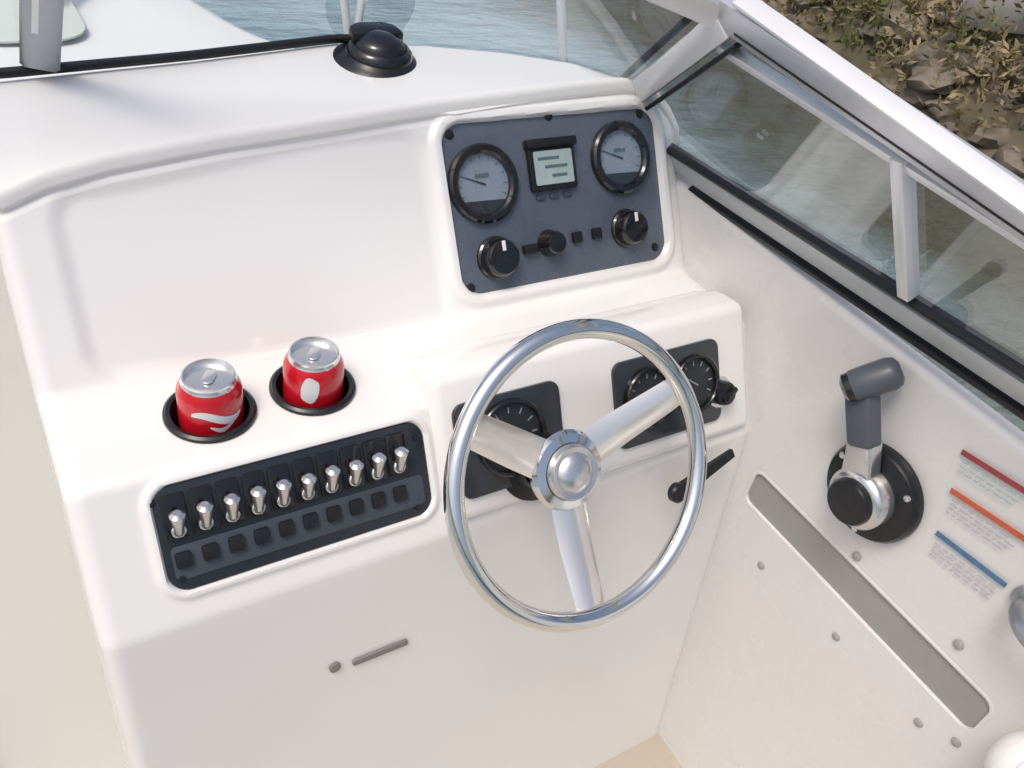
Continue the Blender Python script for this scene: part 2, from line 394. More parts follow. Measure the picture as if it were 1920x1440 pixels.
# whitish slab standing for a pale patch of unknown material on the bank
for k, (px, py, sz, lab) in enumerate(((1616, 222, 0.30, 'pale concrete slab lying among the scrub on the bank'),)):
    d = ray((px, py)); t = 5.0
    while True:
        p = EYE + d * t
        if p[2] < bank_z(p[0], p[1]) + 0.1 or t > 30: break
        t += 0.05
    p = p + V3(-.3, -.1, .10); fr = Fr(p, (0.45, -0.9, 0.1), (-0.4, -0.2, 0.9))
    s = prism('whitish_slab', fr, [(-sz, -.45 * sz), (-.3 * sz, -.55 * sz), (.9 * sz, -.42 * sz), (sz, .2 * sz), (.5 * sz, .5 * sz), (-.8 * sz, .42 * sz)], -0.3 * sz, 0.1 * sz, 'whitish', None, 0.03, loc=p)
    tag(s, lab, 'concrete slab')

# ------------------------------------------------------------------ cockpit floor
fl = mesh_obj('cockpit_floor', [(-1.5, -1.2, 0), (0.95, -1.2, 0), (0.95, 1.0, 0), (-1.5, 1.0, 0)], [(0, 1, 2, 3)], 'floor'); struct(fl)

# ------------------------------------------------------------------ foredeck
CX = -0.36                                               # boat centreline
edge = [(.975, .55), (.97, .80), (.93, 1.06), (.80, 1.24), (.62, 1.36), (.50, 1.47), (.43, 1.66), (.36, 1.95), (.22, 2.4), (-.02, 2.9), (-.36, 3.15)]
edge = [tuple(p) for p in catmull([V3(a, b, 0)[:2] for a, b in edge], 6)]
full = edge + [(2 * CX - a, b) for a, b in edge[::-1][1:]]
fd = thing('foredeck', 'white foredeck seen through the front windshield', 'deck', (CX, 1.9, Zf - .55))
ed = np.array(edge); ys_ = np.concatenate([np.linspace(.95, 3.1, 60), [3.14, 3.149]]); v, f = [], []
cols = [(1.0, -1.95), (1.0, -.60), (.992, -.572), (.975, -.557), (.95, -.551), (.8, -.545), (.4, -.537), (0, -.535)]
cols += [(-a_, z_) for a_, z_ in cols[::-1][1:]]; n = len(cols)
for y_ in ys_:
    hw = float(np.interp(y_, ed[:, 1], ed[:, 0])) - CX
    for a_, z_ in cols: v.append((CX + a_ * hw, y_, z_ + Zf))
f = [(i * n + j, i * n + j + 1, (i + 1) * n + j + 1, (i + 1) * n + j) for i in range(len(ys_) - 1) for j in range(n - 1)]
mesh_obj('deck_moulding', v, f, 'deck', fd)
F_DECK = Fr((0, 0, Zf - .533), (1, 0, 0), (0, 1, 0))
prism('nonskid_patch', F_DECK, rrect(-.62, 1.42, .20, 1.95, .06), 0, .003, 'nonskid', fd)
hf = prism('deck_hatch', F_DECK, rrect(-.42, 2.05, .10, 2.5, .06), 0, .035, 'deck', fd, .012)
prism('hatch_pane', F_DECK, rrect(-.37, 2.10, .05, 2.45, .04), .0355, .039, 'smoke', hf)
# mooring cleat on the foredeck
F_CL = Fr((*F_DECK.p(.20, 1.62)[:2], Zf - .531), (.5, .86, 0), (-.86, .5, 0))
cl = thing('mooring_cleat', 'small dark steel cleat on the white foredeck', 'cleat', tuple(F_CL.o))
for s in (-1, 1): lathe('cleat_foot', F_CL.at(s * .022, 0), [(.013, 0), (.008, .008), (.007, .03)], 'alu', cl, 14)
sweep('cleat_horn', [F_CL.p(a, 0, h) for a, h in ((-.075, .038), (-.045, .033), (0, .032), (.045, .033), (.075, .038))], circ(.008), 'alu', cl, up=F_CL.v)

# ------------------------------------------------------------------ helm console moulding
def lerp_tab(x, tab):
    return float(np.interp(x, [t[0] for t in tab], [t[1] for t in tab]))
ZE = [(0.02, -.492), (.06, -.480), (.12, -.470), (.235, -.460), (.36, -.453), (.5, -.444), (.70, -.436), (.80, -.4335), (.835, -.438), (.86, -.450), (.88, -.470), (.892, -.495), (.90, -.53)]
YB = [(-1.6, .93), (-.7, 1.00), (.05, 1.025), (.25, 1.045), (.44, 1.075), (.56, 1.055), (.66, 1.02), (.74, .975), (.80, .93), (.85, .88), (.90, .80)]
def dash_back_z(x): return lerp_tab(x, [(-1.6, -.45), (.0, -.420), (.45, -.412), (.75, -.410), (.83, -.425), (.88, -.46), (.90, -.50)])
CUPS = [(0.160, 0.695), (0.273, 0.697)]
CUP_R = 0.0415
GP = F_UP.uv((846, 358)); GP2 = F_UP.uv((1160, 535)); GPb = F_UP.uv((888, 600)); GPc = F_UP.uv((1140, 335))
gx0, gx1 = 0.506, 0.850; gv0, gv1 = 0.022, 0.240           # gauge panel extents on the upper face
SPx0, SPx1 = 0.078, 0.372; SPv0, SPv1 = -0.128, -0.014     # switch panel extents on the sloping face
def profile(x, inset=0.0):
    ze = lerp_tab(x, ZE) + .014
    ye = 0.766 + (ze + .651) / math.tan(A57)
    yb = lerp_tab(x, YB); zb = dash_back_z(x)
    if yb < ye + .02: yb = ye + .02
    P = [(yb, zb - .03, 0, 2), (yb, zb, .008, 22), (ye - .006, ze + .008, .014, 3), (ye - .010, ze - .008, .005, 3), (ye - .006, ze - .013, .005, 3)]
    fx = 0.766 + (ze - .020 + .651) / math.tan(A57)
    P += [(fx, ze - .020, .008, 74), (.766, -.651, .022, 34), (.629, -.651, .016, 44), (.548, -.792, .03, 40), (.452, -1.505, 0)]
    return fillet(P, arc=6)
def build_console():
    x0, x1, re = 0.006, 0.900, 0.018
    xs = []
    for k in range(7): t = math.pi / 2 * k / 6; xs.append((x0 + re * (1 - math.sin(t)), re * (1 - math.cos(t))))
    xs = xs[::-1]
    xs = [(x0 + re * (1 - math.cos(t)), re * (1 - math.sin(t))) for t in [math.pi / 2 * k / 6 for k in range(7)]]
    inner = np.linspace(x0 + re, x1 - .03, 292)[1:]
    xs += [(x, 0) for x in inner]
    xs += [(x1 - .03 + .03 * math.sin(t), .03 * (1 - math.cos(t))) for t in [math.pi / 2 * k / 6 for k in range(1, 7)]]
    V, n = [], None
    for x, ins in xs:
        pr = np.array(profile(x)); 
        d = np.gradient(pr, axis=0); nr = np.stack([d[:, 1], -d[:, 0]], 1); nr /= np.linalg.norm(nr, axis=1)[:, None]
        nr = -nr if nr[len(nr) // 2][0] > 0 else nr          # pointing aft / up
        q = pr - nr * (ins * (1 - smoothstep(-.500, -.470, pr[:, 1])))[:, None]
        out = []
        for i in range(len(pr)):
            y, z = q[i]; off = 0.0
            w = pr[i]
            # position on the two faces
            vv = ((w[0] - .766) * math.cos(A57) + (w[1] + .651) * math.sin(A57)); dn = (-(w[0] - .766) * math.sin(A57) + (w[1] + .651) * math.cos(A57))
            if vv > .004 and abs(dn) < .004 and w[1] > -.65:
                s = sd_rr(x, vv, (.058 + .488) / 2, .108, (.488 - .058) / 2, .100 + .030 * smoothstep(.08, .40, x), .035)
                off -= .0050 * (1 - smoothstep(-.016, .006, s))
                s = sd_rr(x, vv, (gx0 + gx1) / 2, (gv0 + gv1) / 2, (gx1 - gx0) / 2, (gv1 - gv0) / 2, .03)
                off += .007 * (1 - smoothstep(.010, .020, s)) - .010 * (1 - smoothstep(-.003, .003, s))
            vf = ((w[0] - .629) * math.cos(A60) + (w[1] + .651) * math.sin(A60)); dn = (-(w[0] - .629) * math.sin(A60) + (w[1] + .651) * math.cos(A60))
            if vf < -.001 and abs(dn) < .006 and vf > -.16:
                s = sd_rr(x, vf, (SPx0 + SPx1) / 2, (SPv0 + SPv1) / 2, (SPx1 - SPx0) / 2, (SPv1 - SPv0) / 2, .022)
                off += .0045 * (1 - smoothstep(.005, .012, s)) - .008 * (1 - smoothstep(-.003, .002, s))
            y += nr[i][0] * off; z += nr[i][1] * off
            out.append((x, y, z + Zf))
        V.append(out)
    n = len(V[0]); verts = [p for r in V for p in r]; F = []
    for i in range(len(V) - 1):
        for j in range(n - 1):
            a = (i * n + j, i * n + j + 1, (i + 1) * n + j + 1, (i + 1) * n + j)
            c = np.mean([verts[k] for k in a], axis=0)
            if abs(c[2] - (Zf - .651)) < .004 and any(math.hypot(c[0] - cx, c[1] - cy) < CUP_R for cx, cy in CUPS): continue
            F.append(a)
    for i in (0, len(V) - 1):                                # end caps closed against a back plane
        base = len(verts)
        verts += [(V[i][j][0], 1.08 if True else 0, V[i][j][2]) for j in range(n)]
        for j in range(n - 1): F.append((i * n + j, i * n + j + 1, base + j + 1, base + j))
    return verts, F
con = thing('helm_console', 'white moulded helm console with dash, drinks shelf and sloping switch face', 'console', (0.46, 0.6, 0))
mesh_obj('dash_moulding', *build_console(), 'gel', con, True, 50)

# raised helm pod behind the wheel
PODN = .012
def pod():
    fr = F_FRONT
    x0, x1 = .384, .872
    pts = []
    prof = [(-.150, -.03), (-.150, PODN), (.030, PODN), (.046, -.03), (.040, -.13), (-.06, -.10)]
    bm = bmesh.new()
    L = [bm.verts.new(fr.p(x0, b, c)) for b, c in prof]; R = [bm.verts.new(fr.p(x1, b, c)) for b, c in prof]
    bm.faces.new(L); bm.faces.new(R[::-1])
    for i in range(len(prof)): bm.faces.new((L[i], R[i], R[(i + 1) % len(prof)], L[(i + 1) % len(prof)]))
    bmesh.ops.recalc_face_normals(bm, faces=bm.faces); bm.normal_update()
    bmesh.ops.bevel(bm, geom=list(bm.edges), offset=.013, segments=5, profile=.5, affect='EDGES', clamp_overlap=True)
    return bm
bm_obj('helm_pod', pod(), 'gel', con, 50)
F_POD = Fr(F_FRONT.p(0, 0, PODN), F_FRONT.u, F_FRONT.v)

# latch on the lower hatch
def lower_fr(): 
    v = unit(V3(0, .548 - .452, -.792 + 1.505)); return Fr((0, .452, 0), (1, 0, 0), v)
F_LOW = lower_fr()
la = F_LOW.uv((738, 1080)); lb = F_LOW.uv((812, 1049)); lc = F_LOW.uv((715, 1085))
bar = prism('hatch_latch', F_LOW, rrect(la[0], min(la[1], lb[1]) - .004, lb[0], min(la[1], lb[1]) + .006, .004), .0, .004, 'latch', con, .0015)
lathe('hatch_lock', F_LOW.at(*lc), [(.007, 0), (.007, .0035), (.005, .004), (0, .004)], 'latch', con, 18)

# cabin top to port of the console and companionway bulkhead
def cabin_top():
    V, F = [], []; xs = np.linspace(-1.6, .008, 60)
    for x in xs:
        yb = lerp_tab(x, YB); zb = dash_back_z(x)
        ye = .876
        pr = fillet([(yb, zb - .03, 0, 2), (yb, zb, .008, 14), (ye, -.464, .020, 6), (ye + .006, -.535, .012, 4), (.93, -.545, 0)], arc=7)
        V.append([(x, y, z + Zf) for y, z in pr])
    n = len(V[0]); verts = [p for r in V for p in r]
    F = [(i * n + j, i * n + j + 1, (i + 1) * n + j + 1, (i + 1) * n + j) for i in range(len(V) - 1) for j in range(n - 1)]
    return verts, F
cab = thing('cabin_bulkhead', 'cream cabin bulkhead with a sliding companionway door left of the console', 'bulkhead', (-.6, .9, 0))
mesh_obj('cabin_top', *cabin_top(), 'gel', cab, True, 50)
F_BH = Fr((0, .715, 0), (1, 0, 0), (0, .17, .962))
prism('bulkhead_panel', F_BH, [(-1.5, 0), (.04, 0), (.04, .977), (-1.5, .977)], -.02, 0, 'gel_cream', cab)
dr = prism('sliding_door', F_BH, rrect(-.86, .13, -.165, .90, .03), .002, .016, 'gel_cream', cab, .004)
prism('door_pull', F_BH, rrect(-.245, .50, -.215, .62, .012), .0165, .024, 'alu', dr, .003)
for a in (.125, .905): prism('door_track', F_BH, [(-1.5, a - .012), (-.17, a - .012), (-.17, a + .012), (-1.5, a + .012)], .001, .022, 'alu', cab, .002)

# ------------------------------------------------------------------ starboard coaming
SL_Y0, SL_Y1, SL_Z0, SL_Z1 = .100, .510, -.896, -.836
def coaming():
    P = [(1.0, -2.0, 0, 8), (.985, -.64, .02, 3), (.955, -.575, .015, 6), (.905, -.540, .010, 3), (.885, -.546, .014, 100), (WALLX, -.94, 0, 14), (WALLX, -1.5, 0)]
    pr = fillet(P, arc=6)
    ys = np.concatenate([np.linspace(-1.2, .06, 20), np.linspace(.07, .55, 150), np.linspace(.57, 1.08, 16)])
    n = len(pr); V = [(x, y, z + Zf) for y in ys for x, z in pr]; F = []
    for i in range(len(ys) - 1):
        for j in range(n - 1):
            a = (i * n + j, i * n + j + 1, (i + 1) * n + j + 1, (i + 1) * n + j); c = np.mean([V[k] for k in a], axis=0)
            if c[0] < .95 and sd_rr(c[1], c[2] - Zf, (SL_Y0 + SL_Y1) / 2, (SL_Z0 + SL_Z1) / 2, (SL_Y1 - SL_Y0) / 2, (SL_Z1 - SL_Z0) / 2, .014) < .001: continue
            F.append(a)
    return V, F
co = thing('side_coaming', 'white moulded cockpit side wall with a long pocket slot shaded grey', 'side wall', (WALLX, .2, 0))
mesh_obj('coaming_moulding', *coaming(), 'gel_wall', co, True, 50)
F_WALL = Fr((WALLX, 0, Zf), (0, -1, 0), (0, 0, 1))           # u runs aft, n points inboard
prism('pocket_shade', F_WALL, rrect(-SL_Y1 - .008, SL_Z0 - .008, -SL_Y0 + .008, SL_Z1 + .008, .022, 6), -.012, -.0055, 'pocket', co)  # slab whose grey colour carries the shade of the slot
def pocket_rim():
    v, f = [], []; rings = ((.0, -.0065), (.0, -.0012), (.0008, -.0007), (.0050, -.0007), (.0058, -.0016)); n = 0
    for g, c in rings:
        poly = rrect(-SL_Y1 - g, SL_Z0 - g, -SL_Y0 + g, SL_Z1 + g, .014 + g, 8); n = len(poly)
        v += [F_WALL.p(a, b, c) for a, b in poly]
    for i in range(len(rings) - 1):
        for j in range(n): f.append((i * n + j, i * n + (j + 1) % n, (i + 1) * n + (j + 1) % n, (i + 1) * n + j))
    return v, f
mesh_obj('pocket_rim', *pocket_rim(), 'gel_wall', co, True, 60)
for px in ((1285, 950), (1385, 1045), (1495, 1160), (1545, 1186), (1412, 938), (1548, 1056)):
    a, b = F_WALL.uv(px); lathe('screw_head', F_WALL.at(a, b), [(.0065, 0), (.006, .002), (.004, .0032), (0, .0034)], 'engrave', co, 14)

# ------------------------------------------------------------------ windshield
ws = thing('windshield', 'aluminium framed windshield wrapping round the dash with black gaskets', 'windshield', (.6, .8, Zf - .45))
F_SIDE = Fr((.886, 0, Zf - .520), (0, -1, 0), (-.125, 0, .235))   # side light leans inboard; u runs aft
if F_SIDE.n[0] > 0: pass
def side_poly(pxs): return [F_SIDE.uv(p) for p in pxs]
def bar(name, pa, pb, wa, wb, c0, c1, material, parent, ext=0.0, bev=.0015):
    """bar in the side-light plane between two pixels with widths in metres"""
    a = np.array(F_SIDE.uv(pa)); b = np.array(F_SIDE.uv(pb)); d = unit(b - a); q = np.array([-d[1], d[0]])
    b = b + d * ext
    return prism(name, F_SIDE, [tuple(a - q * wa / 2), tuple(b - q * wb / 2), tuple(b + q * wb / 2), tuple(a + q * wa / 2)], c0, c1, material, parent, bev)
sgn = 1 if F_SIDE.n[0] < 0 else -1
side_frame = bar('side_sill_rail', (1168, 410), (1636, 716), .034, .030, -.010, .006, 'sill', ws, .45)
bar('lower_gasket', (1192, 446), (1636, 744), .008, .007, -.008, .0085, 'rubber', side_frame, .45)
bar('upper_gasket', (1160, 392), (1636, 690), .007, .006, -.009, .0080, 'rubber', side_frame, .45)
tr = bar('side_top_rail', (1225, 196), (1636, 477), .040, .032, -.012, .014, 'alu', ws, .40, .004)
bar('top_rail_trim', (1262, 190), (1636, 455), .005, .004, -.006, .0165, 'alu_light', tr, .40, .0012)
bar('rail_groove', (1262, 232), (1636, 486), .0035, .003, .0, .0146, 'rubber', tr, .40, .0005)
bar('glass_track', (1232, 256), (1636, 512), .010, .008, -.006, .008, 'alu_light', tr, .40, .001)
bar('side_post', (1476, 402), (1484, 588), .016, .016, -.006, .012, 'alu_light', ws)
cp = bar('corner_post', (1115, 322), (1245, 220), .034, .034, -.014, .016, 'alu_light', ws, .0, .004)
bar('corner_gasket', (1142, 334), (1262, 250), .006, .006, -.010, .0165, 'rubber', cp)
bar('front_gasket', (1096, 304), (1204, 206), .006, .006, -.010, .0165, 'rubber', cp)
pane = prism('side_pane', F_SIDE, side_poly([(1120, 345), (1245, 235), (1920, 690), (1920, 900), (1150, 395)]), -.0025, .0025, 'glass', ws)
# front light: ruled surface from the dash edge up to the raked top rail
base_px = []
base_pts = []
for x in np.concatenate([np.linspace(-1.5, -.1, 10), np.linspace(0, .86, 30)]):
    base_pts.append(V3(x, lerp_tab(x, YB), dash_back_z(x) + Zf))
base_pts = base_pts
c_top = F_SIDE.p(*F_SIDE.uv((1238, 214)))
def top_pt(x):
    t = np.clip((c_top[0] - x) / .9, 0, 2)
    return V3(x, c_top[1] + .17 * (1 - (1 - min(t, 1)) ** 2) - .05 * max(0, t - 1), c_top[2] + .115 * (1 - (1 - min(t, 1)) ** 2.2))
tops = [top_pt(-1.5 + (c_top[0] + 1.5) * i / (len(base_pts) - 1)) for i in range(len(base_pts))]
sm = catmull(base_pts, 2); smt = catmull(tops, 2)
sm = [p + V3(0, -.006, .004) for p in sm]
v = sm + smt; k = len(sm)
mesh_obj('front_pane', v, [(i, i + 1, k + i + 1, k + i) for i in range(k - 1)], 'glass', ws, True, 60)
sweep('base_gasket', [p + V3(0, 0, .002) for p in sm if p[0] < .50], circ(.0055, 10), 'rubber', ws)
sec = [(-.008, -.018), (.008, -.018), (.010, -.012), (.010, .014), (.006, .018), (-.006, .018), (-.010, .014), (-.010, -.012)]
sweep('front_top_rail', smt, sec, 'alu', ws, up=(0, -.5, .86))
# mullion
def mull(px_lo, px_hi):
    lo = min(range(k), key=lambda i: abs(px_of(sm[i])[0] - px_lo[0])); hi = min(range(k), key=lambda i: abs(px_of(smt[i])[0] - px_hi[0]))
    return sm[lo], smt[hi]
def px_of(p):
    c = ROT.T @ (np.asarray(p) - EYE); return PP + FOC * c[:2] / max(c[2], 1e-3)
a, b = mull((330, 290), (306, 0))
mu = sweep('mullion', [a + V3(0, -.002, .010), b], [(-.019, -.007), (.019, -.007), (.019, .005), (.014, .009), (-.014, .009), (-.019, .005)], 'alu_dark', ws, up=(0, -.75, .65))
sweep('mullion_bead', [a + V3(-.006, -.007, .012), b + V3(-.006, -.010, .006)], [(-.003, -.003), (.003, -.003), (.003, .004), (-.003, .004)], 'alu_light', mu, up=(0, -.75, .65))

# ------------------------------------------------------------------ bow rail
br = thing('bow_rail', 'white tubular bow rail beyond the front windshield', 'rail', (.8, 1.3, Zf - .55))
def edge_in(p, d=.03): c = np.array([CX, 1.0]); w = np.array(p) - c; return c + w * (1 - d / np.linalg.norm(w))
def deck_hit(px, z=-.552): d = ray(px); return EYE + d * z / d[2]
rail_pts = [deck_hit((x, y), -.30) for x, y in ((1180, 215), (1100, 190), (1015, 175), (880, 150), (745, 120))]
def stan(pl, ph, ylo, r, nm='stanchion'):
    lo = EYE + ray(pl) * (ylo / ray(pl)[1]); hi = EYE + ray(ph) * (ylo / ray(ph)[1]); return lo, hi
YR = 1.33
s1 = stan((1021, 290), (1012, 60), YR, 0); s2 = stan((736, 262), (712, 60), 1.45, 0); s3 = stan((742, 256), (772, 60), 1.45, 0); s4 = stan((1135, 300), (1180, 60), 1.20, 0)
for a, b, r in ((*s1, .0085), (*s2, .0075), (*s3, .0075)):
    sweep('stanchion', [a - .06 * unit(b - a), b], circ(r), 'white_mark', br, up=(1, 0, 0))
    lathe('stanchion_foot', Fr(a - .05 * unit(b - a), (1, 0, 0), (0, 1, 0)), [(.02, 0), (.02, .006), (.012, .01), (.009, .02)], 'alu', br, 16)
top_line = [s3[1] + V3(-.35, .35, 0), s3[1], s2[1] + V3(0, 0, .0), s1[1], s1[1] + V3(.12, -.25, -.03), s1[1] + V3(.16, -.42, -.2), s1[1] + V3(.17, -.46, -.33)]
top_line = [s1[1] + V3(.02, -.05, -.02), s1[1], (s2[1] + s3[1]) / 2, (s2[1] + s3[1]) / 2 + V3(-.2, .55, .0), V3(-.05, 2.8, 1.4), V3(-.36, 3.0, 1.4)]
sweep('top_tube', catmull(top_line, 8), circ(.011), 'white_mark', br)

# ------------------------------------------------------------------ steering wheel
F_W = Fr(WC, (1, 0, 0), V3(0, math.sin(T34), math.cos(T34)))     # u starboard, v up the wheel plane, n to helmsman
sw = thing('steering_wheel', 'three spoke polished steel steering wheel on the helm pod', 'steering wheel', tuple(F_W.p(0, 0, -.10)))
RW, rt = .1640, .0110
ring = [F_W.p(RW * math.cos(t), RW * math.sin(t)) for t in np.linspace(0, 2 * math.pi, 97)[:-1]]
sweep('rim', ring, circ(rt, 18), 'chrome', sw, closed=True, up=F_W.n)
DISH = -.042
for ang, mt in ((-95, 'spoke'), (24, 'spoke'), (146, 'spoke')):
    t = math.radians(ang); d = math.cos(t) * F_W.u + math.sin(t) * F_W.v; s = np.cross(F_W.n, d)
    st = [(.022, DISH + .004, .024), (.05, DISH + .006, .0235), (.085, DISH + .014, .0225), (.12, DISH + .026, .0210), (.150, -.006, .0195), (.166, -.002, .017)]
    v, f = [], []
    for r, h, w in st:
        c = F_W.o + d * r + F_W.n * h
        for a_, b_ in ((-w, -.002), (-w * .6, .0012), (0, .0030), (w * .6, .0012), (w, -.002), (0, -.0045)): v.append(c + s * a_ + F_W.n * b_)
    for i in range(len(st) - 1):
        for q in range(6): f.append((i * 6 + q, i * 6 + (q + 1) % 6, (i + 1) * 6 + (q + 1) % 6, (i + 1) * 6 + q))
    f += [tuple(range(6)), tuple(range(30, 36))]
    mesh_obj('spoke', v, f, mt, sw, True, 50)
hub = lathe('hub', F_W.at(0, 0, DISH), [(.030, -.070), (.030, -.012), (.046, -.004), (.048, .004), (.044, .010), (.034, .012)], 'chrome', sw, 40)
lathe('hub_cap', F_W.at(0, 0, DISH), [(.033, .010), (.033, .018), (.030, .022), (.024, .021), (.022, .024), (.014, .028), (0, .0295)], 'silver', hub, 40)
lathe('column_boot', F_W.at(0, 0, DISH), [(.052, -.078), (.050, -.066), (.036, -.058), (.032, -.040)], 'black', sw, 32)

# ------------------------------------------------------------------ instruments on the pod
def pod_uv(px): return F_POD.uv(px)
panels = [('helm_gauge_panel', 'dark smoked gauge panel behind the left half of the steering wheel', (.404, .550)),
          ('helm_gauge_panel', 'dark smoked gauge panel behind the right half of the wheel, beside the ignition knob', (.632, .812))]
for nm, lab, (xa, xb) in panels:
    va, vb = -.122, -.006
    t = thing(nm, lab, 'gauge panel', tuple(F_POD.p((xa + xb) / 2, (va + vb) / 2)), 'gauge panels on the helm pod')
    prism('panel_plate', F_POD, rrect(xa, va, xb, vb, .014), -.002, .005, 'smoke', t, .002)
    for cx in ([(xa + xb) / 2 - .002] if xb - xa < .17 else [xa + .052, xb - .048]):
        fr = F_POD.at(cx, (va + vb) / 2 + .004, .005); R_ = .047 if xb - xa < .17 else .040
        g = annulus('gauge_bezel', fr, R_ - .006, R_, .009, 'black_gloss', t)
        lathe('dial', fr, [(R_ - .006, .001), (0, .0012)], 'dial_dark', g, 32)
        for q in range(-4, 5):
            an = math.radians(90 + q * 30); frr = fr.rot(an)
            prism('tick', frr, [(R_ * .62, -.0009), (R_ * .78, -.0009), (R_ * .78, .0009), (R_ * .62, .0009)], .0013, .0018, 'dial', g)
        frr = fr.rot(math.radians(205 - 60 * (cx > .7))); prism('needle', frr, [(-.006, -.001), (R_ * .6, -.0004), (R_ * .6, .0004), (-.006, .001)], .002, .003, 'dial', g)
ig = pod_uv((1226, 718)); fr = F_POD.at(min(ig[0], .846), ig[1])
t = thing('ignition_knob', 'round black ignition knob with a chrome collar right of the wheel', 'knob', tuple(fr.o))
annulus('collar', fr, .010, .0225, .006, 'chrome', t)
lathe('knob_body', fr, [(.017, .0), (.017, .016), (.0155, .020), (.010, .022), (0, .022)], 'black', t, 28)
prism('grip_bar', fr.rot(.6), rrect(-.013, -.004, .013, .004, .003), .021, .029, 'black_gloss', t, .002)
# short slanting black bar below it
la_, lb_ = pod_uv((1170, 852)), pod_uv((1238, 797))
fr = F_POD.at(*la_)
t = thing('slanting_black_bar', 'short slanting black bar below the ignition knob, behind the wheel rim', 'lever', tuple(fr.o))
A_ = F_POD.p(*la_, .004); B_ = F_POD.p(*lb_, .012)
sweep('arm_bar', [A_, A_ * .5 + B_ * .5, B_], [(-.008, -.004), (.008, -.004), (.008, .004), (-.008, .004)], 'black', t, up=F_POD.n, scale=[1.2, 1.0, .75])
lathe('bar_boss', Fr(F_POD.p(*la_), F_POD.u, F_POD.v), [(.014, 0), (.014, .008), (.011, .011), (0, .011)], 'black', t, 22)

# ------------------------------------------------------------------ upper instrument panel
G0 = -.0035
F_G = Fr(F_UP.p(0, 0, G0), F_UP.u, F_UP.v)
ip = thing('instrument_panel', 'slate grey instrument panel with two dials and a small screen in the dash', 'instrument panel', tuple(F_G.p((gx0 + gx1) / 2, gv0)))
prism('panel_plate', F_G, rrect(gx0 + .001, gv0 + .001, gx1 - .001, gv1 - .001, .029, 7), -.002, .003, 'slate', ip, .0012)
H = .003
F_GP = Fr(F_G.p(0, 0, H), F_G.u, F_G.v)
def gauge(px, R_):
    fr = F_GP.at(*F_GP.uv(px))
    b = annulus('gauge', fr, R_ - .0125, R_, .011, 'black_gloss', ip, 44, .003); b['label'] = 'round dial with a black bezel and pale face'
    lathe('dial_face', fr, [(R_ - .012, .002), (0, .0022)], 'dial', b, 36)
    # dark lower segment of the face
    seg = [((R_ - .0125) * math.cos(math.radians(q)), (R_ - .0125) * math.sin(math.radians(q))) for q in range(212, 329, 8)]
    prism('dark_segment', fr, seg, .0024, .0030, 'dial_dark', b)
    for q in range(11):
        frr = fr.rot(math.radians(205 - q * 23)); r1 = R_ - .0145
        prism('tick', frr, [(r1 - .005, -.0006), (r1, -.0006), (r1, .0006), (r1 - .005, .0006)], .0024, .0028, 'lcd_dark', b)
    frr = fr.rot(math.radians(158)); prism('needle', frr, [(-.004, -.0010), (R_ * .62, -.0003), (R_ * .62, .0003), (-.004, .0010)], .0032, .0040, 'navy', b)
    prism('dial_window', fr, [(-.010, .008), (.010, .008), (.010, .013), (-.010, .013)], .0024, .0030, 'lcd_dark', b)
    lathe('dial_glass', fr, [(R_ - .012, .0075), (R_ * .4, .0085), (0, .0088)], 'dome', b, 32)
gauge((912, 441), .0505); gauge((1095, 406), .0500)
d = F_GP.uv((1003, 419)); fr = F_GP.at(*d)
sc = prism('display_housing', fr, rrect(-.037, -.030, .037, .033, .005), 0, .008, 'black', ip, .002)
prism('screen', fr, rrect(-.030, -.022, .031, .022, .002), .0082, .0090, 'lcd', sc)
for k_, (yy, x0_, x1_) in enumerate(((.012, -.024, .010), (.001, -.014, .022), (-.011, -.004, .020))):
    prism('screen_line', fr, [(x0_, yy - .002), (x1_, yy - .002), (x1_, yy + .002), (x0_, yy + .002)], .0091, .0094, 'lcd_dark', sc)
prism('sun_hood', fr, [(-.040, .026), (.040, .026), (.040, .038), (-.040, .038)], 0, .014, 'black', sc, .003)
for kx in (-.022, 0, .022): prism('soft_key', fr, rrect(kx - .007, -.041, kx + .007, -.034, .002), 0, .003, 'navy2', sc, .001)
def knob(px, R_, mark=True, name='knob'):
    fr = F_GP.at(*F_GP.uv(px))
    b = lathe(name, fr, [(R_ * 1.12, 0), (R_ * 1.1, .003), (R_, .005), (R_ * .93, .020), (R_ * .8, .0235), (R_ * .3, .0245), (0, .0245)], 'black_gloss', ip, 26)
    if mark: prism('pointer', fr, [(-.0025, R_ * .35), (.0025, R_ * .35), (.0025, R_ * .85), (-.0025, R_ * .85)], .0240, .0256, 'white_mark', b, .0004)
knob((931, 540), .026); knob((1105, 500), .025)
knob((1001, 520), .0165, False, 'selector_knob')
fr = F_GP.at(*F_GP.uv((973, 528))); prism('selector_tab', fr, rrect(-.010, -.006, .013, .006, .003), 0, .010, 'black', ip, .002)
for px in ((1037, 512), (1063, 507)):
    fr = F_GP.at(*F_GP.uv(px)); prism('push_button', fr, rrect(-.0075, -.0075, .0075, .0075, .002), 0, .007, 'black', ip, .0015)
for px in ((868, 375), (1000, 350), (1122, 347), (897, 580), (1143, 525)):
    fr = F_GP.at(*F_GP.uv(px)); lathe('panel_screw', fr, [(.0062, 0), (.0056, .002), (.003, .003), (0, .003)], 'black', ip, 16)

